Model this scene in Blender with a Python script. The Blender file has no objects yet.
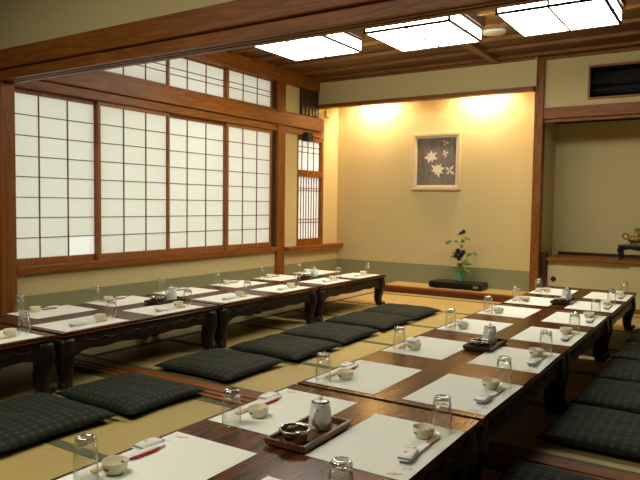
import bpy, bmesh, math, random
from mathutils import Vector, Matrix
random.seed(7)
PI = math.pi
S = bpy.context.scene
COL = S.collection

# ------------------------------------------------------------------ materials
def nodes(name):
    m = bpy.data.materials.new(name); m.use_nodes = True
    nt = m.node_tree
    b = nt.nodes['Principled BSDF']
    return m, nt, b
def N(nt, t, **kw):
    n = nt.nodes.new(t)
    for k, v in kw.items(): setattr(n, k, v)
    return n
def rgb(c): return (c[0], c[1], c[2], 1)
def plain(name, c, rough=.6, metal=0, noise=.06, scale=30, spec=.5, coat=0):
    m, nt, b = nodes(name)
    tc = N(nt, 'ShaderNodeTexCoord'); nz = N(nt, 'ShaderNodeTexNoise')
    nz.inputs['Scale'].default_value = scale; nz.inputs['Detail'].default_value = 4
    nt.links.new(tc.outputs['Object'], nz.inputs['Vector'])
    r = N(nt, 'ShaderNodeMapRange'); r.inputs['To Min'].default_value = 1-noise; r.inputs['To Max'].default_value = 1+noise
    r.inputs['From Min'].default_value = .3; r.inputs['From Max'].default_value = .7
    nt.links.new(nz.outputs['Fac'], r.inputs['Value'])
    mx = N(nt, 'ShaderNodeVectorMath', operation='SCALE'); mx.inputs[0].default_value = c
    nt.links.new(r.outputs['Result'], mx.inputs['Scale'])
    nt.links.new(mx.outputs['Vector'], b.inputs['Base Color'])
    b.inputs['Roughness'].default_value = rough; b.inputs['Metallic'].default_value = metal
    b.inputs['Specular IOR Level'].default_value = spec; b.inputs['Coat Weight'].default_value = coat
    b.inputs['Coat Roughness'].default_value = .08
    return m
def wood(name, c1, c2, axis='Y', scale=14, stretch=.06, rough=.45, coat=0, coat_rough=.1, spec=.25, bump=0.0):
    m, nt, b = nodes(name)
    tc = N(nt, 'ShaderNodeTexCoord'); mp = N(nt, 'ShaderNodeMapping')
    sc = [1, 1, 1]; sc['XYZ'.index(axis)] = stretch; mp.inputs['Scale'].default_value = sc
    nt.links.new(tc.outputs['Object'], mp.inputs['Vector'])
    n1 = N(nt, 'ShaderNodeTexNoise'); n1.inputs['Scale'].default_value = scale; n1.inputs['Detail'].default_value = 3
    n1.inputs['Distortion'].default_value = .6
    n2 = N(nt, 'ShaderNodeTexNoise'); n2.inputs['Scale'].default_value = scale*7; n2.inputs['Detail'].default_value = 5
    for n in (n1, n2): nt.links.new(mp.outputs['Vector'], n.inputs['Vector'])
    # rings from the broad noise
    mu = N(nt, 'ShaderNodeMath', operation='MULTIPLY'); mu.inputs[1].default_value = 42
    nt.links.new(n1.outputs['Fac'], mu.inputs[0])
    si = N(nt, 'ShaderNodeMath', operation='SINE'); nt.links.new(mu.outputs[0], si.inputs[0])
    ma = N(nt, 'ShaderNodeMath', operation='MULTIPLY_ADD'); ma.inputs[1].default_value = .18; 
    nt.links.new(si.outputs[0], ma.inputs[0]); nt.links.new(n2.outputs['Fac'], ma.inputs[2])
    cr = N(nt, 'ShaderNodeValToRGB'); cr.color_ramp.elements[0].position = .3; cr.color_ramp.elements[1].position = .72
    cr.color_ramp.elements[0].color = rgb(c1); cr.color_ramp.elements[1].color = rgb(c2)
    nt.links.new(ma.outputs[0], cr.inputs['Fac']); nt.links.new(cr.outputs['Color'], b.inputs['Base Color'])
    b.inputs['Roughness'].default_value = rough; b.inputs['Coat Weight'].default_value = coat
    b.inputs['Coat Roughness'].default_value = coat_rough; b.inputs['Specular IOR Level'].default_value = spec
    if bump:
        bp = N(nt, 'ShaderNodeBump'); bp.inputs['Strength'].default_value = bump; bp.inputs['Distance'].default_value = .002
        nt.links.new(ma.outputs[0], bp.inputs['Height']); nt.links.new(bp.outputs['Normal'], b.inputs['Normal'])
    return m

def tatami_mat():
    m, nt, b = nodes('tatami_straw')
    tc = N(nt, 'ShaderNodeTexCoord'); mp = N(nt, 'ShaderNodeMapping'); mp.inputs['Scale'].default_value = (3, 260, 1)
    nt.links.new(tc.outputs['Object'], mp.inputs['Vector'])
    n1 = N(nt, 'ShaderNodeTexNoise'); n1.inputs['Scale'].default_value = 1; n1.inputs['Detail'].default_value = 3
    nt.links.new(mp.outputs['Vector'], n1.inputs['Vector'])
    n2 = N(nt, 'ShaderNodeTexNoise'); n2.inputs['Scale'].default_value = 1.6; nt.links.new(tc.outputs['Object'], n2.inputs['Vector'])
    ad = N(nt, 'ShaderNodeMath', operation='ADD'); nt.links.new(n1.outputs['Fac'], ad.inputs[0]); nt.links.new(n2.outputs['Fac'], ad.inputs[1])
    cr = N(nt, 'ShaderNodeValToRGB'); cr.color_ramp.elements[0].position = .35*2; cr.color_ramp.elements[1].position = 1
    mr = N(nt, 'ShaderNodeMapRange'); mr.inputs['From Min'].default_value = .6; mr.inputs['From Max'].default_value = 1.4
    nt.links.new(ad.outputs[0], mr.inputs['Value']); nt.links.new(mr.outputs['Result'], cr.inputs['Fac'])
    cr.color_ramp.elements[0].position = .1; cr.color_ramp.elements[1].position = .9
    cr.color_ramp.elements[0].color = (.40, .29, .085, 1); cr.color_ramp.elements[1].color = (.53, .40, .14, 1)
    nt.links.new(cr.outputs['Color'], b.inputs['Base Color']); b.inputs['Roughness'].default_value = .55
    return m
def cushion_mat():
    m, nt, b = nodes('cushion_brocade')
    tc = N(nt, 'ShaderNodeTexCoord')
    vo = N(nt, 'ShaderNodeTexVoronoi', voronoi_dimensions='2D'); vo.inputs['Scale'].default_value = 22; vo.inputs['Randomness'].default_value = .12
    nt.links.new(tc.outputs['Object'], vo.inputs['Vector'])
    cr = N(nt, 'ShaderNodeValToRGB')
    e = cr.color_ramp.elements; e[0].position = .12; e[0].color = (.056, .056, .014, 1); e[1].position = .3; e[1].color = (.009, .015, .014, 1)
    k = e.new(.42); k.color = (.021, .027, .012, 1); k2 = e.new(.6); k2.color = (.006, .010, .012, 1)
    nt.links.new(vo.outputs['Distance'], cr.inputs['Fac'])
    nz = N(nt, 'ShaderNodeTexNoise'); nz.inputs['Scale'].default_value = 90; nt.links.new(tc.outputs['Object'], nz.inputs['Vector'])
    bp = N(nt, 'ShaderNodeBump'); bp.inputs['Strength'].default_value = .4; bp.inputs['Distance'].default_value = .003
    nt.links.new(nz.outputs['Fac'], bp.inputs['Height']); nt.links.new(bp.outputs['Normal'], b.inputs['Normal'])
    nt.links.new(cr.outputs['Color'], b.inputs['Base Color']); b.inputs['Roughness'].default_value = .8
    b.inputs['Specular IOR Level'].default_value = .25
    return m
def paper_mat(name, c, trans=.6):
    m = bpy.data.materials.new(name); m.use_nodes = True; nt = m.node_tree; nt.nodes.clear()
    o = N(nt, 'ShaderNodeOutputMaterial'); mix = N(nt, 'ShaderNodeMixShader'); mix.inputs[0].default_value = trans
    d = N(nt, 'ShaderNodeBsdfDiffuse'); t = N(nt, 'ShaderNodeBsdfTranslucent')
    tc = N(nt, 'ShaderNodeTexCoord'); nz = N(nt, 'ShaderNodeTexNoise'); nz.inputs['Scale'].default_value = 60; nz.inputs['Detail'].default_value = 5
    nt.links.new(tc.outputs['Object'], nz.inputs['Vector'])
    r = N(nt, 'ShaderNodeMapRange'); r.inputs['To Min'].default_value = .97; r.inputs['To Max'].default_value = 1.03
    nt.links.new(nz.outputs['Fac'], r.inputs['Value'])
    mx = N(nt, 'ShaderNodeVectorMath', operation='SCALE'); mx.inputs[0].default_value = c
    nt.links.new(r.outputs['Result'], mx.inputs['Scale'])
    for s in (d, t): nt.links.new(mx.outputs['Vector'], s.inputs['Color'])
    nt.links.new(d.outputs[0], mix.inputs[1]); nt.links.new(t.outputs[0], mix.inputs[2]); nt.links.new(mix.outputs[0], o.inputs[0])
    return m
def thin_glass(name, tint, k0, k1, rough=.05):
    m = bpy.data.materials.new(name); m.use_nodes = True; nt = m.node_tree; nt.nodes.clear()
    o = N(nt, 'ShaderNodeOutputMaterial'); mix = N(nt, 'ShaderNodeMixShader')
    t = N(nt, 'ShaderNodeBsdfTransparent'); t.inputs[0].default_value = rgb(tint)
    g = N(nt, 'ShaderNodeBsdfGlossy'); g.inputs['Roughness'].default_value = rough
    lw = N(nt, 'ShaderNodeLayerWeight'); lw.inputs[0].default_value = .5
    pw = N(nt, 'ShaderNodeMath', operation='POWER'); pw.inputs[1].default_value = 3.0; nt.links.new(lw.outputs['Facing'], pw.inputs[0])
    f = N(nt, 'ShaderNodeMath', operation='MULTIPLY_ADD'); f.inputs[1].default_value = k1; f.inputs[2].default_value = k0; nt.links.new(pw.outputs[0], f.inputs[0])
    nt.links.new(f.outputs[0], mix.inputs[0]); nt.links.new(t.outputs[0], mix.inputs[1]); nt.links.new(g.outputs[0], mix.inputs[2]); nt.links.new(mix.outputs[0], o.inputs[0])
    return m
def emit(name, c, s):
    m = bpy.data.materials.new(name); m.use_nodes = True; nt = m.node_tree; nt.nodes.clear()
    o = N(nt, 'ShaderNodeOutputMaterial'); e = N(nt, 'ShaderNodeEmission'); e.inputs[0].default_value = rgb(c); e.inputs[1].default_value = s
    nt.links.new(e.outputs[0], o.inputs[0]); return m
def cup_mat():
    m, nt, b = nodes('cup_glaze')
    tc = N(nt, 'ShaderNodeTexCoord')
    def dot(p, r):
        d = N(nt, 'ShaderNodeVectorMath', operation='DISTANCE'); d.inputs[1].default_value = p
        nt.links.new(tc.outputs['Object'], d.inputs[0])
        l = N(nt, 'ShaderNodeMath', operation='LESS_THAN'); l.inputs[1].default_value = r
        nt.links.new(d.outputs['Value'], l.inputs[0]); return l
    base = (.80, .74, .54, 1)
    prev = None
    for p, r, c in (((.0340, 0, .019), .0052, (.55, .04, .02, 1)), ((.0330, .0085, .019), .0050, (.08, .22, .06, 1)),
                    ((-.0340, 0, .019), .0052, (.55, .04, .02, 1)), ((-.0330, -.0085, .019), .0050, (.08, .22, .06, 1))):
        mx = N(nt, 'ShaderNodeMix', data_type='RGBA')
        nt.links.new(dot(p, r).outputs[0], mx.inputs[0])
        if prev: nt.links.new(prev, mx.inputs[6])
        else: mx.inputs[6].default_value = base
        mx.inputs[7].default_value = c; prev = mx.outputs[2]
    nt.links.new(prev, b.inputs['Base Color']); b.inputs['Roughness'].default_value = .25
    return m
def art_mat():
    m, nt, b = nodes('painting_canvas')
    tc = N(nt, 'ShaderNodeTexCoord'); mp = N(nt, 'ShaderNodeMapping'); mp.inputs['Scale'].default_value = (14, 1, 1.3)
    nt.links.new(tc.outputs['Object'], mp.inputs['Vector'])
    n = N(nt, 'ShaderNodeTexNoise'); n.inputs['Scale'].default_value = 1.6; n.inputs['Detail'].default_value = 3; n.inputs['Distortion'].default_value = .7
    nt.links.new(mp.outputs['Vector'], n.inputs['Vector'])
    cr = N(nt, 'ShaderNodeValToRGB'); e = cr.color_ramp.elements
    e[0].position = .3; e[0].color = (.09, .045, .03, 1); e[1].position = .75; e[1].color = (.20, .19, .16, 1)
    k = e.new(.45); k.color = (.20, .15, .13, 1); k = e.new(.6); k.color = (.10, .13, .10, 1)
    nt.links.new(n.outputs['Fac'], cr.inputs['Fac']); nt.links.new(cr.outputs['Color'], b.inputs['Base Color']); b.inputs['Roughness'].default_value = .5
    return m

WALL = plain('cream_plaster', (.565, .475, .235), .85, noise=.03, scale=180, spec=.2)
GREEN = plain('green_wainscot_paper', (.25, .255, .135), .8, noise=.04, scale=90, spec=.2)
WX = wood('cedar_along_x', (.175, .052, .0055), (.265, .090, .013), 'X')
WY = wood('cedar_along_y', (.175, .052, .0055), (.265, .090, .013), 'Y')
WZ = wood('cedar_upright', (.165, .050, .0055), (.25, .090, .012), 'Z')
MUNTIN = wood('muntin_wood', (.14, .035, .015), (.20, .058, .024), 'Z')
FRAMEW = wood('shoji_frame_wood', (.22, .075, .02), (.33, .12, .033), 'Z')
DARKW = wood('dark_stained_wood', (.030, .014, .008), (.075, .034, .016), 'Z')
DARKRED = wood('dark_red_fascia', (.085, .022, .010), (.14, .042, .018), 'X')
CEIL = wood('ceiling_boards', (.085, .034, .009), (.15, .066, .019), 'X', scale=9, rough=.55)
BATTEN = wood('ceiling_battens', (.15, .060, .014), (.22, .095, .025), 'X', rough=.5)
NCEIL = plain('plain_ceiling_board', (.13, .065, .025), .8)
NWALL = plain('brown_wall_panel', (.17, .13, .06), .9)
TOP = wood('table_top_wood', (.040, .0115, .003), (.115, .032, .0065), 'Y', scale=10, stretch=.08, rough=.26, coat=.05, coat_rough=.10, spec=.10)
TOP.node_tree.nodes['Principled BSDF'].inputs['Specular Tint'].default_value = (1, .78, .5, 1)
TLEG = wood('table_carved_wood', (.008, .0045, .003), (.02, .009, .006), 'Z', rough=.4, coat=.15, bump=.5)
TATAMI = tatami_mat()
HERI = plain('tatami_border_cloth', (.10, .105, .045), .85, noise=.2, scale=120)
BOARD = wood('floor_boards', (.42, .30, .15), (.55, .41, .22), 'Y', rough=.3)
CUSH = cushion_mat()
PAPER = paper_mat('shoji_paper', (.86, .86, .79), .65)
PAPER2 = paper_mat('fresh_shoji_paper', (.95, .95, .92), .7)
MATP = plain('placemat_paper', (.85, .865, .75), .75, noise=.015, scale=120, spec=.2)
PINK = plain('printed_pink', (.80, .52, .45), .8)
PGREEN = plain('printed_green', (.50, .58, .45), .8)
GLW = thin_glass('tumbler_wall_glass', (.98, .98, .97), .05, .8); GLB = thin_glass('tumbler_base_glass', (.83, .82, .79), .32, .4, .10)
CUPM = cup_mat()
CHOP = wood('chopstick_wood', (.56, .36, .13), (.68, .47, .2), 'Y', scale=60)
RED = plain('red_sleeve_paper', (.42, .012, .02), .5)
WHITE = plain('white_wrapper', (.78, .78, .74), .35, noise=.08, scale=200)
BLUEG = plain('blue_grey_band', (.20, .23, .33), .4)
PORC = plain('white_porcelain', (.88, .88, .80), .15, noise=.02, coat=.3)
CELA = plain('pale_celadon_porcelain', (.66, .77, .68), .15, noise=.02, coat=.3)
NAVY = plain('dark_glaze', (.03, .03, .05), .25)
STEEL = plain('brushed_steel', (.50, .45, .38), .22, metal=1, noise=.04, scale=300)
TRAYW = wood('tray_wood', (.10, .035, .012), (.20, .08, .025), 'Y', scale=20, rough=.3, coat=.3)
TRAYD = wood('tray_dark_wood', (.025, .012, .007), (.06, .028, .014), 'Y', scale=20, rough=.3, coat=.3)
BLACK = plain('black_lacquer', (.008, .008, .010), .35, spec=.3)
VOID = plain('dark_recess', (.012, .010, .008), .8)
GVASE = plain('green_glazed_vase', (.06, .23, .13), .12, noise=.15, scale=25, coat=.5)
LEAF = plain('leaf_green', (.11, .19, .035), .45, noise=.3, scale=30)
STEM = plain('stem_green', (.09, .10, .03), .6)
PURP = plain('purple_petal', (.035, .008, .06), .6, noise=.3, scale=40)
BRONZE = plain('old_gold_bronze', (.34, .20, .055), .4, metal=.5, noise=.3, scale=40)
FRGOLD = plain('champagne_frame', (.55, .47, .27), .4, noise=.05)
FRIN = plain('pale_frame_slip', (.66, .60, .40), .5)
ART = art_mat()
PETAL = plain('white_paint_petal', (.66, .66, .52), .6, noise=.15, scale=60)
LAMP = emit('lamp_diffuser', (1, .965, .83), 17.0)
LAMP2 = emit('dim_lamp_diffuser', (1, .965, .83), 11.5)
GREYP = plain('grey_disc_plastic', (.52, .50, .42), .5)
CREAMP = plain('cream_plastic', (.60, .52, .32), .5)
FUSUMA = plain('fusuma_paper', (.55, .47, .235), .8, noise=.03, scale=160, spec=.2)

# ------------------------------------------------------------------ mesh builder
class MB:
    def __init__(s): s.v = []; s.f = []; s.mi = []; s.sm = []
    def add(s, vs, fs, mi=0, smooth=False):
        o = len(s.v); s.v += [tuple(v) for v in vs]
        for f in fs: s.f.append([i+o for i in f]); s.mi.append(mi); s.sm.append(smooth)
        return s
    def box(s, x0, x1, y0, y1, z0, z1, mi=0):
        vs = [(x, y, z) for z in (z0, z1) for y in (y0, y1) for x in (x0, x1)]
        return s.add(vs, [(0,2,3,1),(4,5,7,6),(0,1,5,4),(2,6,7,3),(0,4,6,2),(1,3,7,5)], mi)
    def lathe(s, prof, n=32, c=(0,0,0), mi=0, smooth=True, mats=None):
        # prof: (r, z) from bottom to top on the outside (closed where r is 0)
        rings = []; vs = []
        for r, z in prof:
            if r <= 1e-6: rings.append([len(vs)]); vs.append((c[0], c[1], c[2]+z))
            else:
                rings.append(list(range(len(vs), len(vs)+n)))
                for k in range(n):
                    a = 2*PI*k/n; vs.append((c[0]+r*math.cos(a), c[1]+r*math.sin(a), c[2]+z))
        for j, (A, B) in enumerate(zip(rings[:-1], rings[1:])):
            fs = []
            for k in range(n):
                k2 = (k+1) % n
                if len(A) == 1 and len(B) == 1: continue
                if len(A) == 1: fs.append((A[0], B[k2], B[k]))
                elif len(B) == 1: fs.append((A[k], A[k2], B[0]))
                else: fs.append((A[k], A[k2], B[k2], B[k]))
            o = len(s.v)
            s.f += [[i+o for i in f] for f in fs]; s.mi += [mats[j] if mats else mi]*len(fs); s.sm += [smooth]*len(fs)
        s.v += vs
        return s
    def loft(s, rings, mi=0, smooth=True, caps=True, closed=True):
        n = len(rings[0]); vs = [p for r in rings for p in r]; fs = []
        for j in range(len(rings)-1):
            for k in range(n if closed else n-1):
                k2 = (k+1) % n; fs.append((j*n+k, j*n+k2, (j+1)*n+k2, (j+1)*n+k))
        s.add(vs, fs, mi, smooth)
        if caps:
            o = len(s.v)-len(vs)
            s.f.append([o+i for i in reversed(range(n))]); s.mi.append(mi); s.sm.append(False)
            s.f.append([o+(len(rings)-1)*n+i for i in range(n)]); s.mi.append(mi); s.sm.append(False)
        return s
    def tube(s, pts, r, n=10, mi=0):
        pts = [Vector(p) for p in pts]; rings = []
        rs = r if isinstance(r, (list, tuple)) else [r]*len(pts)
        prev = None
        for i, p in enumerate(pts):
            t = (pts[min(i+1, len(pts)-1)]-pts[max(i-1, 0)]).normalized()
            u = prev if prev is not None else (Vector((0,0,1)) if abs(t.z) < .9 else Vector((1,0,0)))
            u = (u-t*u.dot(t)).normalized(); w = t.cross(u); prev = u
            rings.append([p+(u*math.cos(2*PI*k/n)+w*math.sin(2*PI*k/n))*rs[i] for k in range(n)])
        return s.loft(rings, mi)
    def prism(s, poly, axis, a, b, mi=0):
        # poly in the two other axes (cyclic order), extruded a..b along axis
        def P(u, v, w): return {'X': (w, u, v), 'Y': (u, w, v), 'Z': (u, v, w)}[axis]
        n = len(poly); vs = [P(u, v, a) for u, v in poly]+[P(u, v, b) for u, v in poly]
        fs = [tuple(range(n)), tuple(reversed(range(n, 2*n)))]+[(k, (k+1) % n+0, (k+1) % n+n, k+n) for k in range(n)]
        return s.add(vs, fs, mi)
    def build(s, name, mats, parent=None, bevel=0, loc=None, seg=2, flat=False):
        me = bpy.data.meshes.new(name); me.from_pydata(s.v, [], s.f)
        if not isinstance(mats, (list, tuple)): mats = [mats]
        for m in mats: me.materials.append(m)
        for p, i, sm in zip(me.polygons, s.mi, s.sm): p.material_index = i; p.use_smooth = sm
        bm = bmesh.new(); bm.from_mesh(me); bmesh.ops.recalc_face_normals(bm, faces=bm.faces); bm.to_mesh(me); bm.free()
        o = bpy.data.objects.new(name, me); COL.objects.link(o)
        if parent: o.parent = parent
        if loc: o.location = loc
        if bevel:
            b = o.modifiers.new('bevel', 'BEVEL'); b.width = bevel; b.segments = seg; b.limit_method = 'ANGLE'; b.angle_limit = .6
        return o
def B(*a): return MB().box(*a)
def empty(name, loc=(0,0,0), rz=0):
    o = bpy.data.objects.new(name, None); COL.objects.link(o); o.location = loc; o.rotation_euler = (0,0,rz); o.empty_display_size = .1
    return o
def tag(o, label, cat, group=None):
    o['label'] = label; o['category'] = cat
    if group: o['group'] = group
    return o
def struct(o, label=None, cat=None):
    o['kind'] = 'structure'
    if label: o['label'] = label
    if cat: o['category'] = cat
    return o
KIDS = {}
def kids(o): return [c for c in o.children]
def copy_tree(o, parent=None):
    c = o.copy(); COL.objects.link(c)
    if parent is not None: c.parent = parent
    for ch in list(o.children): copy_tree(ch, c)
    return c
def put(proto, used, loc, rz, label, group=None):
    o = proto if not used else copy_tree(proto)
    o.location = loc; o.rotation_euler = (0,0,rz); o['label'] = label
    if group: o['group'] = group
    return o

XL = -4.767; YF = 7.33; YB = 7.80; ZC = 2.755
# ------------------------------------------------------------------ setting: floor
fl = MB()
fl.box(-5.2, 2.7, -2.7, 8.3, -.08, 0, 0)
for y in (.02, .89, 1.77, 3.64, 4.52, 5.40, 6.28, 7.16): fl.box(-3.8, 2.5, y-.03, y+.03, 0, .0022, 1)
for y in (2.635, 2.90): fl.box(XL, 2.5, y-.028, y+.028, 0, .0022, 1)
fl.box(-3.83, -3.79, 2.93, 7.33, 0, .0025, 1)
struct(fl.build('floor', [TATAMI, HERI]), 'straw tatami floor with dark green cloth borders', 'floor')
struct(B(-4.76, -3.832, 2.935, 7.28, .0005, .004).build('trim_floorboards', BOARD), 'pale floor boards along the window wall behind the left tables', 'floor trim')
th = MB()
for a, b, z in ((2.663, 2.695, .012), (2.695, 2.717, .006), (2.717, 2.755, .012), (2.755, 2.777, .006), (2.777, 2.872, .012)): th.box(XL, 2.5, a, b, .0, z)
struct(th.build('trim_threshold', WX), 'grooved wooden sliding-door threshold across the floor between both rooms', 'threshold')

# ------------------------------------------------------------------ setting: left wall
wl = MB()
wl.box(XL-.10, XL, 2.86, 7.9, 0, .335, 1)
wl.box(XL-.10, XL, 2.86, 7.9, .335, .515, 0)
wl.box(XL-.10, XL, 6.48, 6.80, .515, 2.58, 0)      # between post and small window
wl.box(XL-.10, XL, 7.43, 7.9, .515, 2.62, 0)
wl.box(XL-.10, XL, 6.80, 6.84, 2.25, 2.58, 0)
wl.box(XL-.10, XL, 7.30, 7.43, 2.25, 2.58, 0)
struct(wl.build('wall_left', [WALL, GREEN]), 'cream plaster window wall with green lower band', 'wall')
struct(B(XL-.12, XL, -2.6, 2.86, 0, ZC).build('wall_left_near', NWALL))
struct(B(XL-.09, XL+.045, 2.93, 6.33, .515, .575).build('trim_sill', WY, bevel=.004), 'wooden sill rail under the big paper screens', 'sill')
struct(B(XL-.09, XL+.12, 6.50, 7.79, .520, .560).build('trim_sill_small', WY, bevel=.004), 'wooden sill board under the narrow slatted window', 'sill')
struct(B(XL-.09, XL+.02, 2.93, 7.33, 1.99, 2.065).build('trim_head_rail', WY, bevel=.003), 'grooved head rail above the big paper screens', 'rail')
struct(B(XL-.09, XL+.05, 2.93, 7.33, 2.07, 2.215).build('trim_nageshi', WY, bevel=.004), 'broad cedar rail running above the paper screens', 'rail')
struct(B(XL-.09, XL+.02, 2.93, 7.33, 2.215, 2.25).build('trim_transom_sill', WY, bevel=.003), 'thin sill rail under the paper transom', 'rail')
struct(B(XL-.09, XL+.05, 2.93, 7.33, 2.585, ZC-.002).build('trim_top_plate', WY, bevel=.004), 'cedar beam along the top of the window wall', 'beam')
struct(B(XL-.06, XL+.035, 6.342, 6.50, 0, 2.585).build('trim_window_post', WZ, bevel=.004), 'cedar post at the right end of the big paper screens', 'post')
struct(B(XL-.09, XL-.005, 6.27, 6.342, .575, 1.99).build('trim_window_jamb', DARKW, bevel=.003), 'dark jamb beside the last paper screen', 'jamb')
struct(B(XL-.09, XL-.005, 6.27, 6.342, 2.25, 2.585).build('trim_transom_jamb', DARKW, bevel=.003), 'dark jamb beside the last transom screen', 'jamb')

def shoji(name, y0, y1, z0, z1, x, rows, cols, label, st=.032, rail=(.055,.035), zs=None, patch=None, mw=.0042):
    """x = room face of the frame; frame .03 deep, paper on the outer face of the lattice"""
    root = empty(name, (x, (y0+y1)/2, z0)); struct(root, label, 'paper screen')
    dy = -(y0+y1)/2; dz = -z0
    f = MB()
    f.box(-.03, 0, y0+dy, y0+st+dy, 0, z1+dz); f.box(-.03, 0, y1-st+dy, y1+dy, 0, z1+dz)
    f.box(-.03, 0, y0+st+dy, y1-st+dy, 0, rail[0]); f.box(-.03, 0, y0+st+dy, y1-st+dy, z1-rail[1]+dz, z1+dz)
    f.build('frame', FRAMEW, root, bevel=.002)
    a, b, c, d = y0+st+dy, y1-st+dy, rail[0], z1-rail[1]+dz
    for k in range(1, cols):
        y = a+(b-a)*k/cols; B(-.0195, -.010, y-mw, y+mw, c, d).build('muntin', MUNTIN, root)
    zz = zs if zs else [k/rows for k in range(1, rows)]
    for q in zz:
        z = c+(d-c)*q; B(-.0200, -.011, a, b, z-mw*.85, z+mw*.85).build('muntin', MUNTIN, root)
    pp = MB()
    if patch:
        pa, pz = a+(b-a)*patch[0]/cols, c+(d-c)*(patch[1]+1)/rows      # the patched pane is the lower corner farthest along
        pp.box(-.0212, -.0202, a-.004, pa, c-.004, d+.004); pp.box(-.0212, -.0202, pa, b+.004, pz, d+.004)
    else: pp.box(-.0212, -.0202, a-.004, b+.004, c-.004, d+.004)
    pp.build('paper', PAPER, root)
    if patch:
        B(-.0212, -.0202, pa, b+.004, c-.004, pz).build('paper_patch', PAPER2, root)['label'] = 'brighter re-papered pane'
    return root
PY = [(2.895, 3.768), (3.738, 4.600), (4.578, 5.482), (5.455, 6.29)]
OF = [0.0, -.035, 0.0, -.035]
OF = [-.036, -.002, -.036, -.002]
names = ['nearest the camera', 'second from the corner post nearest the camera', 'third along, right of the middle', 'farthest, beside the cedar post']
for i, (a, b) in enumerate(PY):
    shoji('window_%d' % (i+1), a, b, .577, 1.988, XL-.004+OF[i], 8, 3, 'big paper shoji screen on the window wall, '+names[i], patch=(2, 0) if i == 0 else None)
for i, (a, b) in enumerate(PY):
    shoji('window_%d' % (i+5), a, b, 2.252, 2.583, XL-.004+OF[i], 3, 3, 'small paper transom screen above the big screens, '+names[i], rail=(.012,.012), zs=[.40, .60])
# narrow window: paper upper light, slatted lower light
def small_window():
    root = empty('window_9', (XL-.01, 7.115, .56)); struct(root, 'narrow slatted paper window beside the alcove', 'window')
    y0, y1 = 6.80-7.115, 7.43-7.115
    f = MB()
    f.box(-.05, .012, y0, y0+.03, 0, 1.43); f.box(-.05, .012, y1-.05, y1, 0, 1.43)
    f.box(-.05, .012, y0+.03, y1-.05, 0, .085); f.box(-.05, .012, y0+.03, y1-.05, .90, .985); f.box(-.05, .012, y0+.03, y1-.05, 1.37, 1.43)
    f.build('frame', WZ, root, bevel=.003)
    a, b = y0+.03, y1-.05
    B(-.036, -.035, a, b, .08, .91).build('paper', PAPER2, root); B(-.036, -.035, a, b, .98, 1.38).build('paper', PAPER2, root)
    for k in range(1, 9):
        y = a+(b-a)*k/9; B(-.034, -.028, y-.0075, y+.0075, .085, .90).build('slat', MUNTIN, root)
    for z in (.30, .34, .72, .75): B(-.028, -.022, a, b, z-.005, z+.005).build('slat_tie', MUNTIN, root)
    for k in range(1, 4):
        y = a+(b-a)*k/4; B(-.034, -.026, y-.006, y+.006, .985, 1.37).build('muntin', MUNTIN, root)
    B(.0125, .10, -.215, -.075, 1.355, 1.465).build('mounted_box', VOID, root, bevel=.004)['label'] = 'small black box at the top of the window'
    for z in (1.22, 1.29): B(-.033, -.027, a, b, z-.005, z+.005).build('muntin', MUNTIN, root)
small_window()
# dark slatted transom in the corner
dt = empty('window_10', (XL, 7.0, 2.25)); struct(dt, 'dark slatted wooden transom above the narrow window', 'transom')
B(-.06, -.04, -.165, .235, 0, .333).build('backing', DARKW, dt)
for k in range(5): B(-.04, .045, -.16+k*.080, -.16+k*.080+.062, 0, .333).build('slat', DARKW, dt, bevel=.004)

# ------------------------------------------------------------------ setting: alcove (tokonoma)
bk = MB(); bk.box(XL-.1, -1.906, YB, YB+.1, .335, 2.66, 0); bk.box(XL-.1, -1.906, YB, YB+.1, 0, .335, 1)
struct(bk.build('wall_back', [WALL, GREEN]), 'cream alcove back wall with green lower band', 'wall')
struct(B(XL, -1.90, YF-.09, YF-.01, 2.42, ZC-.001).build('wall_above_alcove', WALL), 'cream strip of wall above the alcove lintel', 'wall')
struct(B(XL, -1.925, YF-.11, YF-.005, 2.372, 2.42).build('trim_alcove_lintel', WX, bevel=.004), 'slim cedar lintel across the top of the alcove', 'lintel')
struct(B(-1.925, -1.830, YF-.045, YF+.07, 0, ZC-.001).build('trim_alcove_post', WZ, bevel=.006), 'tall cedar post between the alcove and the right recess', 'post')
struct(B(-1.905, -1.845, YF+.07, 8.06, 0, 2.66).build('wall_partition', WALL))
struct(B(XL, -1.87, YF-.01, YB, 2.62, 2.66).build('ceiling_alcove', WALL))
st = MB(); st.box(-3.80, -1.925, YF, YB, 0, .058, 0)
struct(st.build('trim_alcove_fascia', DARKRED), 'dark red board facing the raised alcove floor', 'step')
struct(B(-3.80, -1.925, YF-.012, YF+.05, .058, .086).build('trim_alcove_nosing', WX, bevel=.005), 'orange wooden front edge of the alcove step', 'step edge')
struct(B(-3.80, -1.925, YF+.05, YB, .058, .084).build('trim_alcove_floor', TATAMI), 'straw matting top of the alcove step', 'alcove floor')
struct(B(XL, -1.92, YF-.13, YF-.09, ZC-.05, ZC-.001).build('trim_cornice', BATTEN))
struct(B(-1.83, 2.5, YF-.05, YF-.005, ZC-.05, ZC-.001).build('trim_cornice_right', BATTEN))

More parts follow.
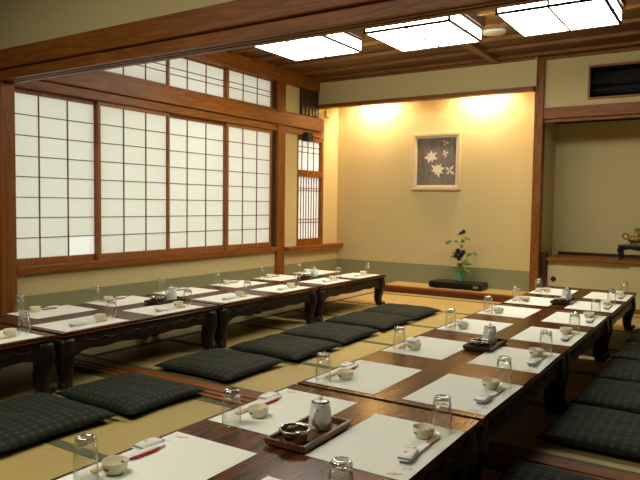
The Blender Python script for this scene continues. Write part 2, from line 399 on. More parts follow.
# ------------------------------------------------------------------ setting: right recess
X0, X1, Z0, Z1 = -1.385, .25, 2.245, 2.600
wr = MB()
wr.box(-1.83, 2.5, YF, YF+.07, 2.185, Z0, 0); wr.box(-1.83, 2.5, YF, YF+.07, Z1, ZC-.001, 0)
wr.box(-1.83, X0, YF, YF+.07, Z0, Z1, 0); wr.box(X1, 2.5, YF, YF+.07, Z0, Z1, 0)
struct(wr.build('wall_above_recess', WALL), 'cream wall above the right recess', 'wall')
struct(B(-1.83, 2.5, YF-.03, YF+.07, 2.065, 2.185).build('trim_recess_nageshi', WX, bevel=.004), 'broad cedar rail above the right recess', 'rail')
struct(B(-1.83, 2.5, YF, YF+.05, 2.03, 2.063).build('trim_recess_head', WX, bevel=.003))
struct(B(-1.845, 2.5, 7.97, 8.06, 0, 2.085).build('wall_recess_back', WALL), 'cream back wall of the right recess', 'wall')
struct(B(-1.845, 2.5, 7.955, 8.06, 2.085, 2.24).build('trim_recess_shadow_board', VOID))  # near-black board stands in for the shadowed gap above the back wall
struct(B(-1.845, 2.5, YF+.07, 8.06, 2.24, 2.27).build('ceiling_recess', CEIL))
ac = empty('air_vent', (X0, YF, Z0)); tag(ac, 'long dark ventilation opening in a wood frame, high on the right wall', 'vent')
w, h = X1-X0, Z1-Z0
fr = MB(); fr.box(0, w, -.014, .03, 0, .022); fr.box(0, w, -.014, .03, h-.022, h); fr.box(0, .022, -.014, .03, .022, h-.022); fr.box(w-.022, w, -.014, .03, .022, h-.022)
fr.build('frame', FRAMEW, ac, bevel=.003)
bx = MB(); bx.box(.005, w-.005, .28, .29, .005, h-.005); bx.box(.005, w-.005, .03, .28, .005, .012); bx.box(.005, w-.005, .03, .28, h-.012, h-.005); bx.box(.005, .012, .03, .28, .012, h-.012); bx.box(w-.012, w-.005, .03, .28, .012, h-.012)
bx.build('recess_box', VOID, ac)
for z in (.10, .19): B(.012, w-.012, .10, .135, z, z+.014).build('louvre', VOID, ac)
# low cabinet with sliding doors and shelf
struct(B(-1.77, 2.5, 7.385, 7.969, .513, .545).build('trim_recess_shelf', WX, bevel=.004), 'orange cedar shelf along the right recess', 'shelf')
struct(B(-1.77, 2.5, 7.945, 7.969, .545, .580).build('trim_recess_shelf_back', DARKW))
struct(B(-1.828, -1.772, 7.385, 7.47, 0, .60).build('trim_cabinet_post', DARKW, bevel=.003), 'short dark post at the left end of the low cabinet', 'post')
struct(B(-1.77, 2.5, 7.40, 7.50, 0, .045).build('trim_cabinet_sill', WX, bevel=.003))
for i, (a, b, y) in enumerate(((-1.768, -.90, 7.445), (-.93, .0, 7.415), (-.03, .87, 7.445))):
    d = B(0, b-a, 0, .025, .0, .465).build('door_%d' % (i+1), FUSUMA, loc=(a, y, .046)); struct(d, 'cream sliding cabinet door below the shelf, '+['left end with round black pull', 'behind the table end', 'right end'][i], 'door')
    px = .068 if i != 1 else b-a-.07
    MB().lathe([(0, 0), (.022, 0), (.030, .002), (.030, .006), (.022, .007), (0, .004)], 24).build('pull', BLACK, d, loc=(px, -.0001, .255)).rotation_euler = (PI/2, 0, 0)

# ------------------------------------------------------------------ setting: ceiling, beam, hidden walls
cl = MB(); cl.box(-5.0, 2.6, 2.9, 8.2, ZC, ZC+.05)
struct(cl.build('ceiling', CEIL), 'dark brown boarded ceiling', 'ceiling')
for y in (3.20, 3.64, 4.08, 4.52, 4.96, 5.40, 5.84, 6.28, 6.72, 7.12):
    struct(B(XL+.05, 2.5, y-.022, y+.022, ZC-.034, ZC-.0005).build('trim_batten', BATTEN, bevel=.003))
struct(B(-2.385, -2.295, 3.0, 7.28, ZC-.052, ZC-.001).build('trim_ceiling_rib', BATTEN, bevel=.003), 'long ceiling rib running towards the alcove between the lamps', 'rib')
struct(B(-5.0, 2.6, -2.7, 2.80, ZC, ZC+.05).build('ceiling_near', NCEIL))
struct(B(-4.80, -4.695, 2.79, 2.915, 0, 2.0).build('trim_room_post', WZ, bevel=.006), 'cedar post at the left edge of the dividing beam', 'post')
struct(B(XL, 2.5, 2.755, 2.80, 2.075, 2.212).build('trim_beam_face', WX, bevel=.005), 'broad cedar face board of the dividing beam', 'beam')
km = MB()
for a, b, z in ((2.785, 2.822, 2.0), (2.822, 2.845, 2.012), (2.845, 2.868, 2.0), (2.868, 2.891, 2.012), (2.891, 2.94, 2.0)): km.box(XL, 2.5, a, b, z, 2.072)
struct(km.build('trim_beam_track', WX), 'grooved sliding-door track under the dividing beam', 'beam')
struct(B(XL, 2.5, 2.80, 2.90, 2.072, ZC+.05).build('wall_divider', WALL), 'cream wall panel above the dividing beam', 'wall')
struct(B(2.5, 2.6, -2.7, 8.2, 0, ZC).build('wall_right', NWALL))
struct(B(-5.0, 2.6, -2.7, -2.6, 0, ZC).build('wall_near', NWALL))

# ------------------------------------------------------------------ ceiling lamps
def make_lamp():
    r = empty('ceiling_lamp'); tag(r, '', 'ceiling lamp', 'square ceiling lamps')
    w, d, h = .775, .76, .125      # bottom at z 0
    t = .018
    f = MB()
    for x in (-w/2, w/2-t):
        for y in (-d/2, d/2-t): f.box(x, x+t, y, y+t, 0, h)
    for z in (0, h-t):
        f.box(-w/2+t, w/2-t, -d/2, -d/2+t, z, z+t); f.box(-w/2+t, w/2-t, d/2-t, d/2, z, z+t)
        f.box(-w/2, -w/2+t, -d/2+t, d/2-t, z, z+t); f.box(w/2-t, w/2, -d/2+t, d/2-t, z, z+t)
    f.box(-w/2-.02, w/2+.02, -d/2-.02, d/2+.02, h, h+.078)
    f.build('frame', DARKW, r)
    q = MB(); q.box(-.008, .008, -d/2+t, d/2-t, -.002, .006); q.box(-w/2+t, -.0065, -.004, .004, -.001, .005); q.box(.0065, w/2-t, -.004, .004, -.001, .005)
    for y in (-d/2, d/2-.005): q.box(-.008, .008, y, y+.005, t, h-t)
    for x in (-w/2, w/2-.005): q.box(x, x+.005, -.006, .006, t, h-t)
    q.build('glazing_bar', DARKW, r)
    B(-w/2+.006, w/2-.006, -d/2+.006, d/2-.006, .007, h-.002).build('diffuser', LAMP, r)
    return r
lp = make_lamp()
for i, (x, y, lb) in enumerate(((-3.455, 5.06, 'lit square paper ceiling lamp, left one nearest the paper screens'),
                                (-2.345, 5.24, 'lit square paper ceiling lamp, middle one of the row'),
                                (-1.215, 5.26, 'lit square paper ceiling lamp, right one nearest the ventilation opening'))):
    put(lp, i, (x, y, 2.55), 0, lb)
for i, (x, wd) in enumerate(((-3.5, 'left'), (-2.45, 'middle'), (-1.55, 'right'))):
    nl = put(lp, 1, (x, .80, 2.67), 0, 'lit square ceiling lamp of the near room, %s one' % wd)
    for ch in nl.children:
        if ch.name.startswith('diffuser'): ch.data = ch.data.copy(); ch.data.materials[0] = LAMP2
sp = empty('ceiling_speaker', (-1.985, 6.03, ZC-.036)); tag(sp, 'round pale ceiling speaker between the middle and right lamps', 'speaker')
MB().lathe([(0, .001), (.075, .001), (.078, .003), (.078, .01), (0, .01)], 32).build('grille', CREAMP, sp)
MB().lathe([(.079, .0), (.105, .004), (.108, .02), (.108, .036), (.079, .036), (.079, .0)], 32).build('rim', GREYP, sp)

# ------------------------------------------------------------------ low tables
def leg_mesh(sx, sy):
    rings = []
    for z, o, s in ((.306, .0, .050), (.27, .002, .052), (.23, .006, .053), (.19, .006, .051), (.15, .001, .046), (.11, -.005, .041), (.07, -.007, .037), (.045, -.004, .036), (.025, .004, .038), (.012, .009, .039), (.0, .009, .037)):
        cx, cy = sx*o, sy*o
        r = []
        for k in range(16):
            a = 2*PI*k/16+PI/16; c, d = math.cos(a), math.sin(a)
            q = 1/max(abs(c), abs(d))*.90+.06
            r.append((cx+s*c*min(q, 1.18), cy+s*d*min(q, 1.18), z))
        rings.append(r)
    m = MB().loft(rings)
    m.tube([(sx*.036, sy*.036, .016), (sx*.046, sy*.046, .024), (sx*.045, sy*.045, .036), (sx*.034, sy*.034, .040)], [.012, .012, .010, .006], 8)  # scroll on the foot
    return m
def apron_poly(L):
    # wavy lower edge, u along the length, v height
    top = [(-L/2, .304), (L/2, .304)]
    pts = []
    n = 48
    for k in range(n+1):
        u = -L/2+L*k/n; t = abs(u)/(L/2)
        v = .214-.011*math.exp(-(t/.10)**2)+.004*math.cos(t*PI*5)*(1 if t < .8 else 0)-.040*(max(0, t-.84)/.16)**1.5
        pts.append((u, v))
    return pts[::-1], top
def make_table(L, W, label):
    r = empty('low_table'); tag(r, label, 'table', 'low dining tables')
    t = MB(); hx, hy = W/2, L/2
    prof = [(0, .340), (0, .332), (-.006, .326), (.002, .318), (-.006, .310), (-.02, .306)]
    rings = []
    for o, z in prof: rings.append([(-hx-o, -hy-o, z), (hx+o, -hy-o, z), (hx+o, hy+o, z), (-hx-o, hy+o, z)])
    rings2 = []
    for o, z in prof:
        o = o-.002
        rings2.append([(-hx-o, -hy-o, z), (hx+o, -hy-o, z), (hx+o, hy+o, z), (-hx-o, hy+o, z)])
    t.loft(rings2, smooth=False)
    t.build('tabletop', TOP, r, bevel=.0025)
    ins = .035
    for s in (-1, 1):
        low, top = apron_poly(L-2*ins-.10)
        poly = low+top
        MB().prism(poly, 'X', s*(hx-ins)-.012, s*(hx-ins)+.012).build('apron', TLEG, r, bevel=.003)
        m = MB()   # raised carved rib along the apron
        n = 30; l2 = (L-.3)/2
        pts = [(s*(hx-ins+.014), -l2+2*l2*k/n, .268+.010*math.sin(k*1.7)) for k in range(n+1)]
        m.tube(pts, .006, 6); m.build('apron_carving', TLEG, r)
        low, top = apron_poly(W-2*ins-.10)
        MB().prism(low+top, 'Y', s*(hy-ins)-.012, s*(hy-ins)+.012).build('apron', TLEG, r, bevel=.003)
    for sx in (-1, 1):
        for sy in (-1, 1):
            leg_mesh(sx, sy).build('leg', TLEG, r, loc=(sx*(hx-.052-ins/2+.012), sy*(hy-.052-ins/2+.012), 0))
    return r
ORD = ['nearest the alcove', 'second from the alcove', 'third from the alcove', 'fourth from the alcove', 'fifth from the alcove', 'sixth from the alcove', 'seventh from the alcove', 'eighth from the alcove']
TR = make_table(1.385, .815, '')
for i, yc in enumerate((5.735, 4.312, 2.915, 1.512)):
    put(TR, i, (-1.1425, yc, 0), 0, 'dark carved low table in the right row, '+ORD[i])
TL = make_table(1.335, .835, '')
for i, yc in enumerate((5.660, 4.296, 2.935, 1.570)):
    put(TL, i, (-3.6375, yc, 0), 0, 'dark carved low table in the left row by the windows, '+ORD[i])

# ------------------------------------------------------------------ floor cushions
def cushion_mesh(L=.64, W=.62, n=28):
    m = MB(); vs = []; fs = []
    def f(u): return u
    for side in (0, 1):
        for j in range(n+1):
            for i in range(n+1):
                u, v = -1+2*i/n, -1+2*j/n
                u2 = math.copysign(abs(u)**.8, u); v2 = math.copysign(abs(v)**.8, v)
                pin = .965+.035*(u2*u2*v2*v2)         # edges drawn in, corners out
                e = (1-abs(u2)**5)*(1-abs(v2)**5)
                h = e**.55
                wr = .0022*math.sin(9*u2+4*v2)*e+.0018*math.sin(13*v2-3*u2)*e
                z = .030+(.045*h+wr-.010*math.exp(-(u2*u2+v2*v2)/.02)) if side == 0 else .030-.0285*h
                vs.append((u2*L/2*(pin if abs(v2) < .99 or True else 1)*(1-.02*(1-v2*v2)), v2*W/2*pin*(1-.02*(1-u2*u2)), z))
    k = (n+1)*(n+1)
    for j in range(n):
        for i in range(n):
            a = j*(n+1)+i
            fs.append((a, a+1, a+n+2, a+n+1)); fs.append((k+a, k+a+n+1, k+a+n+2, k+a+1))
    m.add(vs, fs, 0, True)
    return m
co = cushion_mesh().build('floor_cushion', CUSH)
bm = bmesh.new(); bm.from_mesh(co.data); bmesh.ops.remove_doubles(bm, verts=bm.verts, dist=.0005); bmesh.ops.recalc_face_normals(bm, faces=bm.faces)
bm.to_mesh(co.data); bm.free()
for p in co.data.polygons: p.use_smooth = True
tag(co, '', 'cushion', 'dark floor cushions')
cl_spec = [(-2.815, 5.865, .60), (-2.82, 5.225, .62), (-2.815, 4.52, .62), (-2.80, 3.87, .60), (-2.845, 3.20, .60), (-2.82, 2.42, .54), (-2.885, 1.82, .62)]
for i, (x, y, w) in enumerate(cl_spec):
    o = put(co, i, (x, y, .003), random.uniform(-.02, .02), 'dark navy patterned floor cushion beside the left tables, '+ORD[i])
    o.scale = (1.0, w/.62, 1)
for i, (x, y, w) in enumerate(((-0.400, 5.93, .62), (-0.400, 5.24, .62), (-0.405, 4.58, .60), (-0.410, 3.96, .60), (-0.420, 3.31, .62), (-0.440, 2.36, .62))):
    o = put(co, 1, (x, y, .003), random.uniform(-.02, .02), 'dark navy floor cushion right of the right tables, '+ORD[i])
    o.scale = (1.0, w/.62, 1)

# ------------------------------------------------------------------ table settings
T = .340
GH = .122
def make_glass():
    r = empty('tumbler'); tag(r, '', 'glass', 'upturned glass tumblers')
    # upturned: rim on the table, thick base on top
    R0, R1 = .0335, .0285
    w = .0016
    m = MB()
    prof = [(R0, 0), (R0-.0008, GH*.4), (R1+.001, GH-.022)]
    inner = [(R1+.001-w, GH-.022), (R0-.0008-w, GH*.4), (R0-w, 0)]
    m.lathe(prof+inner+[(R0, 0)], 32)
    m.build('glass_wall', GLW, r)
    b = MB().lathe([(0, GH-.019), (R1-.006, GH-.0185), (R1-.001, GH-.022), (R1+.001, GH-.0218), (R1+.0005, GH-.012), (R1-.001, GH-.004), (R1-.004, GH), (R1-.009, GH), (R1-.012, GH-.004), (0, GH-.005)], 32)
    b.build('glass_base', GLB, r)
    return r
def make_cup():
    m = MB().lathe([(0, .002), (.019, .002), (.020, 0), (.024, 0), (.025, .004), (.030, .008), (.0340, .016), (.0362, .031), (.0365, .035), (.0355, .0365), (.034, .0345), (.031, .018), (.024, .010), (0, .008)], 32)
    o = m.build('tea_cup', CUPM); tag(o, '', 'cup', 'small cream tea cups'); return o
def make_chop():
    r = empty('chopsticks'); tag(r, '', 'chopsticks', 'chopsticks in paper sleeves')
    # along +y : wood tip at -y end
    for s in (-1, 1):
        m = MB(); L = .21
        x0 = s*.0045
        rings = []
        for y, q in ((-.13, .0042), (0, .0038), (.08, .0030)):
            rings.append([(x0-q, y, .0012), (x0+q, y, .0012), (x0+q, y, .0012+1.5*q), (x0-q, y, .0012+1.5*q)])
        m.loft(rings, smooth=False).build('chopstick', CHOP, r)
    m = MB(); m.box(-.011, .011, -.045, .125, .0004, .0010, 0)
    m.box(-.011, .011, -.045, .125, .0086, .0092, 0); m.box(-.0114, -.011, -.045, .125, .0004, .0092, 0); m.box(.011, .0114, -.045, .125, .0004, .0092, 0)
    s = m.build('paper_sleeve', WHITE, r)
    m = MB(); m.prism([(.0118, -.01), (.019, .010), (.020, .085), (.0118, .105)], 'Z', .0006, .0085)
    f = m.build('red_flap', RED, s); f['label'] = 'red folded paper edge of the sleeve'
    return r
def make_pack():
    r = empty('towel_packet'); tag(r, '', 'towel packet', 'wrapped wet towels')
    m = MB(); rings = []
    for y, hx, h in ((-.052, .018, .0012), (-.047, .020, .002), (-.038, .0225, .008), (-.02, .0235, .010), (.02, .0235, .010), (.038, .0225, .008), (.047, .020, .002), (.052, .018, .0012)):
        rings.append([(-hx, y, .0004), (hx, y, .0004), (hx, y, .0004+h*.5), (hx*.8, y, .0004+h), (-hx*.8, y, .0004+h), (-hx, y, .0004+h*.5)])
    m.loft(rings).build('wrapper', WHITE, r)
    for s in (-1, 1): B(-.0212, .0212, s*.043-.004, s*.043+.004, .0030, .0072).build('end_band', BLUEG, r, bevel=.002)['label'] = 'blue-grey printed end'
    q = MB(); q.lathe([(0, .0106), (.007, .0106), (.007, .0110), (0, .0110)], 16, (-.008, -.004, 0)); q.build('print', PINK, r)
    return r
def make_mat():
    r = MB(); r.box(-.168, .168, -.235, .235, 0, .0008)
    o = r.build('placemat', MATP); tag(o, '', 'placemat', 'white paper placemats')
    q = MB()   # printed sprig near the corner
    for k, (x, y, rr) in enumerate(((.118, .205, .010), (.104, .212, .007), (.131, .199, .007))):
        q.lathe([(0, 0), (rr, 0), (rr, .0002), (0, .0002)], 14, (x, y, .0008))
    q.build('printed_sprig', PINK, o)
    q = MB()
    for k, (x, y, rr) in enumerate(((.142, .150, .006), (.130, .158, .005))): q.lathe([(0, 0), (rr, 0), (rr, .0002), (0, .0002)], 14, (x, y, .0008))
    q.build('printed_leaf', PGREEN, o)
    return o
GL, CU, CH, PK, MT = make_glass(), make_cup(), make_chop(), make_pack(), make_mat()
used = [0]
def setting(xc, y0, row, i, flip, gx, gy, cx, cy, hx, parts='mgcop'):
    """y0 = nearer edge of the mat; flip = guests on the +x side; gx.. absolute positions"""
    u = used[0]; used[0] = 1
    wh = row+', '+ORD[i]; j = random.uniform
    rz = PI if not flip else 0
    ym = y0+.235
    # canonical mat: sprig at +x,+y ; for guests on the -x side turn it so that the sprig is at the outer far corner
    o = put(MT, u, (xc, ym, T+.0006), (PI if flip else 0)+j(-.015, .015), 'white paper placemat, '+wh)
    if not flip: o.scale = (-1, 1, 1)
    else: o.scale = (-1, 1, 1)
    z = T+.0017
    if 'g' in parts: put(GL, u, (gx, gy, z), j(0, 6), 'upturned clear glass tumbler, '+wh)
    if 'c' in parts: put(CU, u, (cx, cy, z), j(-.6, .2)+(-PI/2-.2), 'small cream tea cup, '+wh)
    if 'o' in parts:
        if flip: put(CH, u, (hx, y0+.235, z), PI+j(-.06, .06), 'chopsticks in red and white sleeve, '+wh)
        else: put(CH, u, (hx, y0+.225, z), j(-.06, .06), 'chopsticks in red and white sleeve, '+wh)
    if 'p' in parts:
        if flip: put(PK, u, (hx-.006, y0+.155, z+.0095), j(-.15, .15)+.06, 'white wrapped towel packet, '+wh)
        else: put(PK, u, (hx-.042, y0+.335, z), j(-.1, .1), 'white wrapped towel packet, '+wh)
Ly = [5.76, 5.07, 4.42, 3.70, 2.97, 2.26, 1.655, 1.04]
gl = [5.855, 5.17, 4.475, 3.76, 3.04, 2.30, 1.635+.03, 1.10]
cu = [5.925, 5.225, 4.53, 3.82, 3.10, 2.39, 1.78, 1.175]
for i, y in enumerate(Ly): setting(-1.362, y, 'aisle side of right tables', i, False, -1.463 if i != 6 else -1.43, gl[i], -1.405 if i < 7 else -1.435, cu[i], -1.478)
Ry = [5.74, 5.06, 4.38, 3.68, 2.985, 2.27, 1.585, .93]
for i, y in enumerate(Ry): setting(-.905, y, 'right-hand side of right tables', i, True, -.805, y+.425, -.835, y+.345, -.795)
By = [5.77, 5.09, 4.43, 3.74, 3.07, 2.46, 1.73]
for i, y in enumerate(By): setting(-3.925, y, 'window side of left tables', i, False, -4.045, y+.065, -4.00, y+.15, -4.03)
Fy = [5.77, 5.14, 4.41, 3.69, 3.00, 2.31, 1.70]
for i, y in enumerate(Fy): setting(-3.415, y, 'aisle side of left tables', i, True, -3.385, y+.44, -3.405, y+.365, -3.345)

# ------------------------------------------------------------------ trays with pot and ashtray
def make_tray(mat):
    m = MB(); L, W = .295, .150
    m.box(-W/2, W/2, -L/2, L/2, .004, .010)
    for s in (-1, 1):
        m.box(s*W/2-(.010 if s > 0 else 0), s*W/2+(.010 if s < 0 else 0), -L/2, L/2, .010, .024)
        m.box(-W/2+.010, W/2-.010, s*L/2-(.010 if s > 0 else 0), s*L/2+(.010 if s < 0 else 0), .010, .024)
        m.box(-W/2+.012, W/2-.012, s*(L/2-.03)-.008, s*(L/2-.03)+.008, 0, .004)
    o = m.build('serving_tray', mat, bevel=.003); tag(o, '', 'tray', 'serving trays'); return o
def make_pot(mat):
    r = empty('sauce_pot'); tag(r, '', 'pot', 'lidded white pots')
    MB().lathe([(0, .003), (.034, .003), (.035, 0), (.040, 0)], 32).build('foot_ring', NAVY, r)
    MB().lathe([(.0395, 0), (.042, .004), (.043, .012), (.042, .030), (.038, .070), (.0345, .090), (.034, .096), (.036, .100), (.033, .100), (.031, .094), (.036, .04), (.036, .01), (0, .008)], 36).build('body', mat, r)
    l = MB().lathe([(0, .101), (.033, .1005), (.0335, .103), (.026, .107), (.010, .1095), (.0, .110)], 32, mats=[0, 0, 1, 0, 0]).build('lid', [mat, NAVY], r)
    MB().lathe([(0, .109), (.006, .109), (.005, .114), (.0085, .119), (.007, .125), (0, .127)], 16).build('knob', mat, l)
    MB().tube([(-.037, 0, .045), (-.052, 0, .060), (-.060, 0, .080), (-.068, 0, .090)], [.013, .010, .007, .0055], 12).build('spout', mat, r)
    pts = [(.037*1.0, 0, .082), (.056, 0, .084), (.068, 0, .072), (.068, 0, .050), (.056, 0, .030), (.040, 0, .024)]
    MB().tube(pts, [.007, .0075, .008, .008, .0075, .006], 10).build('handle', mat, r)
    return r
def make_ash():
    m = MB().lathe([(0, .001), (.050, 0), (.053, .003), (.055, .036), (.0565, .042), (.054, .044), (.047, .042), (.045, .034), (.044, .008), (0, .006)], 40)
    o = m.build('ashtray', STEEL); tag(o, '', 'ashtray', 'steel ashtrays'); return o
TR1, TR2, PT, PT2, AS = make_tray(TRAYW), make_tray(TRAYD), make_pot(PORC), make_pot(CELA), make_ash()
plc = [(-1.150, 1.728, TR1, PT, 'closest to the camera on the right tables', .03), (-1.120, 3.40, TR2, PT, 'in the middle of the right tables', .0),
       (-1.135, 5.36, TR2, PT2, 'at the alcove end of the right tables', .0), (-3.63, 3.455, TR2, PT, 'at the middle of the left tables', .02), (-3.645, 5.47, TR2, PT2, 'at the alcove end of the left tables', 0)]
PT.scale = PT2.scale = (.92, .92, .86); AS.scale = (.93, .93, .88)
cnt = {}
for i, (x, y, tr, pt, wh, a) in enumerate(plc):
    put(tr, cnt.get(tr.name, 0), (x, y, T+.0018), a, ('brown wooden' if tr is TR1 else 'dark wooden')+' serving tray '+wh); cnt[tr.name] = 1
    put(pt, cnt.get(pt.name, 0), (x+.004, y+.058, T+.0124), -1.35, ('white' if pt is PT else 'pale celadon')+' lidded sauce pot on the tray '+wh); cnt[pt.name] = 1
    put(AS, i, (x-.004, y-.080, T+.0124), 0, 'round steel ashtray on the tray '+wh)

# ------------------------------------------------------------------ alcove objects
lb = empty('flower_stand', (-2.865, 7.585, .086)); tag(lb, 'low black lacquered stand under the green vase', 'stand')
B(-.325, .325, -.14, .14, .062, .084).build('top', BLACK, lb, bevel=.006)
for s in (-1, 1):
    m = MB(); pts = [(s*.300, 0, .052), (s*.318, 0, .048), (s*.326, 0, .034), (s*.320, 0, .016), (s*.300, 0, .008), (s*.280, 0, .010)]
    rings = []
    for (x, _, z) in pts:
        rings.append([(x-.008, -.13, z-.006), (x+.008, -.13, z-.006), (x+.008, .13, z+.006), (x-.008, .13, z+.006)])
    prof = [(s*.29, .083), (s*.318, .083), (s*.336, .068), (s*.339, .030), (s*.324, .004), (s*.285, 0), (s*.225, .0), (s*.225, .014), (s*.285, .018), (s*.305, .030), (s*.304, .052), (s*.29, .060)]
    if s < 0: prof = prof[::-1]
    m.prism(prof, 'Y', -.128, .128).build('scroll_leg', BLACK, lb, bevel=.003)
m = B(-.22, .22, -.10, -.085, 0.0, .062); m.build('back_rail', BLACK, lb)
va = MB().lathe([(0, .004), (.036, .003), (.040, 0), (.044, .004), (.046, .02), (.047, .09), (.045, .118), (.038, .130), (.037, .138), (.041, .146), (.038, .147), (.034, .138), (.034, .13), (.041, .11), (.042, .02), (0, .012)], 36).build('flower_vase', GVASE, loc=(-2.835, 7.575, .1705))
tag(va, 'green glazed cylindrical vase on the black stand in the alcove', 'vase')
fs = empty('flower_spray', (-2.835, 7.575, .190)); tag(fs, 'leafy purple flower spray standing in the green vase', 'flowers')
MB().tube([(.0, 0, 0), (.012, 0, .12), (.015, 0, .22), (.010, .0, .34), (.0, 0, .44), (.015, 0, .545), (.03, 0, .60)], [.005, .0045, .004, .0035, .003, .0025, .002], 8).build('stem', STEM, fs)
MB().tube([(.008, 0, .10), (.05, -.01, .22), (.11, -.02, .33), (.16, -.02, .345)], [.004, .0035, .003, .002], 8).build('stem', STEM, fs)
MB().tube([(.005, 0, .40), (-.05, 0, .47), (-.12, -.01, .48)], [.003, .0025, .002], 8).build('stem', STEM, fs)
def leaf(p, d, L, W, up=.3):
    d = Vector(d).normalized(); side = d.cross(Vector((.25, -1, .35))).normalized(); W = W*1.15; nrm = side.cross(d).normalized()
    vs = []; n = 8
    for k in range(n+1):
        t = k/n; w = W*math.sin(PI*min(1, t*.96+.02))**.8*(1-.35*t); c = Vector(p)+d*L*t+Vector((0, 0, -.25*L*t*t))
        for q in (-1, 0, 1): vs.append(c+side*w*q*.5+nrm*(.004 if q == 0 else .004+.08*w))
    m = MB(); f = []
    for k in range(n):
        for q in (0, 1): f.append((k*3+q, k*3+q+1, k*3+q+4, k*3+q+3))
    m.add(vs, f, 0, True)
    o = m.build('leaf', LEAF, fs); so = o.modifiers.new('thick', 'SOLIDIFY'); so.thickness = .0015
    return o
for p, d, L, W in (((-.12, -.01, .48), (-1, 0, -.2), .085, .06), ((-.05, 0, .47), (-.6, -.5, .4), .05, .03), ((0, 0, .47), (.7, -.5, .5), .10, .05), ((.0, 0, .45), (.5, -.6, -.5), .07, .04),
                   ((.02, 0, .57), (-1, -.2, .1), .07, .04), ((.03, 0, .53), (.9, -.2, -.1), .10, .035), ((.16, -.02, .345), (1, 0, -.1), .06, .035), ((.09, -.02, .31), (.8, -.3, .6), .09, .04),
                   ((.0, 0, .30), (-1, -.1, .1), .14, .055), ((-.04, 0, .33), (-1, -.2, .3), .08, .05), ((.012, 0, .22), (1, -.2, .1), .15, .065), ((.06, 0, .24), (1, -.1, -.1), .09, .05),
                   ((.012, 0, .16), (-1, -.2, .2), .11, .06), ((.01, 0, .14), (1, -.2, .0), .13, .07), ((.01, 0, .13), (.4, -.9, .2), .10, .06), ((.01, 0, .12), (-.6, -.7, .2), .10, .06), ((.0, 0, .12), (-.8, .5, .4), .1, .055),
                   ((.012, 0, .20), (.2, -.9, .5), .08, .05), ((.01, 0, .18), (-.5, -.7, .5), .09, .05)):
    leaf(p, d, L, W)
def flower(p, R, n=7):
    m = MB(); p = Vector(p)
    for k in range(n):
        a = 2*PI*k/n; d = Vector((math.cos(a), -.45, math.sin(a))).normalized()
        s = d.cross(Vector((0, 1, 0))).normalized()
        vs = [p, p+d*R*.5+s*R*.30+Vector((0, -.004, 0)), p+d*R, p+d*R*.5-s*R*.30+Vector((0, -.004, 0)), p+d*R*.5+Vector((0, .008, 0))]
        m.add(vs, [(0, 1, 4), (1, 2, 4), (2, 3, 4), (3, 0, 4), (0, 3, 2, 1)], 0, True)
    return m.build('flower', PURP, fs)
for p, R in [(q, r*.82) for q, r in (((-.02, -.03, .36), .06), ((.02, -.03, .315), .055), ((-.05, -.03, .30), .045), ((.05, -.03, .35), .045), ((-.005, -.035, .27), .05), ((.04, -.02, .60), .045), ((.005, -.03, .585), .03))]: flower(p, R)

pc = empty('framed_painting', (-3.275, YB-.001, 1.300)); tag(pc, 'framed painting of white flowers hanging on the alcove wall', 'picture')
W, H = .665, .735
def ring(x0, x1, z0, z1, t, y0, y1): 
    m = MB(); m.box(x0, x1, y0, y1, z0, z0+t); m.box(x0, x1, y0, y1, z1-t, z1); m.box(x0, x0+t, y0, y1, z0+t, z1-t); m.box(x1-t, x1, y0, y1, z0+t, z1-t); return m
ring(-W/2, W/2, 0, H, .045, -.045, 0).build('frame', FRGOLD, pc, bevel=.008)
ring(-W/2+.045, W/2-.045, .045, H-.045, .020, -.030, 0).build('frame_slip', FRIN, pc, bevel=.004)
cv = B(-W/2+.06, W/2-.06, -.014, -.004, .06, H-.06).build('canvas', ART, pc)
def painted(cx, cz, R, n, a0, lo=.0):
    m = MB()
    for k in range(n):
        a = a0+2*PI*k/n; r = R*(1-.25*((k*7) % 3)/2)
        d = (math.cos(a), math.sin(a)); s = (-d[1], d[0])
        pts = [(cx, cz), (cx+d[0]*r*.5+s[0]*r*.22, cz+d[1]*r*.5+s[1]*r*.22), (cx+d[0]*r, cz+d[1]*r), (cx+d[0]*r*.5-s[0]*r*.22, cz+d[1]*r*.5-s[1]*r*.22)]
        m.add([(x, -.0148, z) for x, z in pts]+[(x, -.0138, z) for x, z in pts], [(0, 1, 2, 3), (7, 6, 5, 4), (0, 4, 5, 1), (1, 5, 6, 2), (2, 6, 7, 3), (3, 7, 4, 0)])
    m.build('painted_flower', PETAL, pc)
painted(-.075, .43, .10, 7, .6); painted(.02, .265, .105, 8, .2); painted(.185, .25, .085, 4, .9); painted(.115, .47, .055, 4, .3); painted(.12, .60, .055, 3, .1)

# censer on stand, right recess shelf
cs = empty('censer_stand', (-.815, 7.56, .5455)); tag(cs, 'small black carved stand on the cedar shelf at the right edge', 'stand')
B(-.24, .24, -.13, .13, .145, .165).build('top', BLACK, cs, bevel=.006)
ap = MB(); ap.prism([(-.21, .145), (-.21, .105), (-.12, .122), (0, .105), (.12, .122), (.21, .105), (.21, .145)], 'Y', -.115, -.10); ap.build('apron', BLACK, cs)
for sx in (-1, 1):
    for sy in (-1, 1):
        MB().tube([(sx*.20, sy*.095, .148), (sx*.228, sy*.115, .115), (sx*.218, sy*.108, .065), (sx*.205, sy*.098, .025), (sx*.225, sy*.112, .0065)], [.020, .020, .015, .011, .0065], 10).build('leg', BLACK, cs)
ce = empty('incense_burner', (-.885, 7.55, .7115)); tag(ce, 'old gold incense burner with ring handles on the black stand', 'incense burner')
MB().lathe([(0, .022), (.04, .020), (.08, .035), (.098, .060), (.094, .082), (.07, .094), (.045, .098), (0, .098)], 32).build('body', BRONZE, ce)
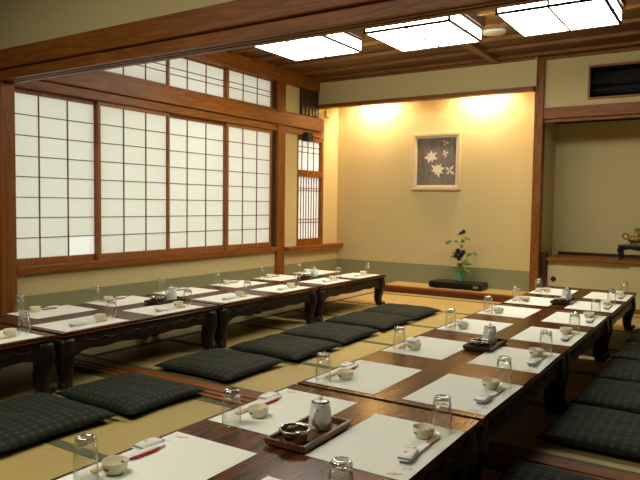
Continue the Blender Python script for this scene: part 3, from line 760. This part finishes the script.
MB().lathe([(0, .096), (.046, .097), (.030, .108), (.020, .120), (.020, .150), (.028, .162), (.032, .172), (.026, .178), (0, .176)], 24).build('lid', BRONZE, ce)
for s in (-1, 1):
    pts = [(s*(  .112+.027*math.cos(a)), 0, .090+.027*math.sin(a)) for a in [2*PI*k/20 for k in range(21)]]
    MB().tube(pts, .010, 8).build('handle', BRONZE, ce)
for k in range(3):
    a = 2*PI*k/3-PI/2
    MB().tube([(.05*math.cos(a), .05*math.sin(a), .026), (.066*math.cos(a), .066*math.sin(a), .012), (.062*math.cos(a), .062*math.sin(a), .005)], [.014, .011, .005], 8).build('foot', BRONZE, ce)
struct(B(0, .03, 0, .11, 0, .09).build('trim_junction_box', CREAMP, loc=(XL+.0005, 7.44, 2.285), bevel=.004), 'small cream box under the left end of the alcove lintel', 'box')

# ------------------------------------------------------------------ lights
for i, (x, y) in enumerate(((-4.12, 7.645), (-2.66, 7.645))):
    fx = empty('alcove_downlight', (x, y, 2.551)); tag(fx, 'small recessed downlight behind the lintel, '+('left one' if i == 0 else 'right one'), 'downlight', 'alcove downlights')
    MB().lathe([(.045, 0), (.050, 0), (.050, .069), (.02, .069), (.02, .05), (.045, .04), (.045, 0)], 24).build('housing', GREYP, fx)
    L = bpy.data.lights.new('downlight_bulb', 'SPOT'); L.energy = 105; L.color = (1, .655, .40); L.spot_size = 3.05; L.spot_blend = .5; L.shadow_soft_size = .03
    o = bpy.data.objects.new('downlight_bulb', L); COL.objects.link(o); o.parent = fx; o.location = (0, .0, -.005)
    o.rotation_euler = (math.radians(38), 0, 0)
w = bpy.data.worlds.new('overcast'); S.world = w; w.use_nodes = True
bg = w.node_tree.nodes['Background']; bg.inputs[0].default_value = (.95, .97, .92, 1); bg.inputs[1].default_value = 1.55

# ------------------------------------------------------------------ camera
f, yaw, pitch, roll = 643.74, .57444, .05524, -.012755
cam = bpy.data.cameras.new('camera'); cam.sensor_width = 36; cam.lens = f*36/640; cam.clip_start = .05
co_ = bpy.data.objects.new('camera', cam); COL.objects.link(co_)
cy, sy, cp, sp_, cr, sr = math.cos(yaw), math.sin(yaw), math.cos(pitch), math.sin(pitch), math.cos(roll), math.sin(roll)
fw = Vector((-sy*cp, cy*cp, -sp_)); rt = Vector((cy, sy, 0)); dn = fw.cross(rt)
r2 = cr*rt+sr*dn; d2 = -sr*rt+cr*dn
M = Matrix(((r2.x, -d2.x, -fw.x, 0), (r2.y, -d2.y, -fw.y, 0), (r2.z, -d2.z, -fw.z, 1.10), (0, 0, 0, 1)))
co_.matrix_world = M
S.camera = co_
S.view_settings.view_transform = 'Standard'; S.view_settings.look = 'None'; S.view_settings.gamma = 1; S.view_settings.exposure = 0.0
S.view_settings.use_curve_mapping = False
S.cycles.use_denoising = True
S.cycles.max_bounces = 10; S.cycles.transparent_max_bounces = 24
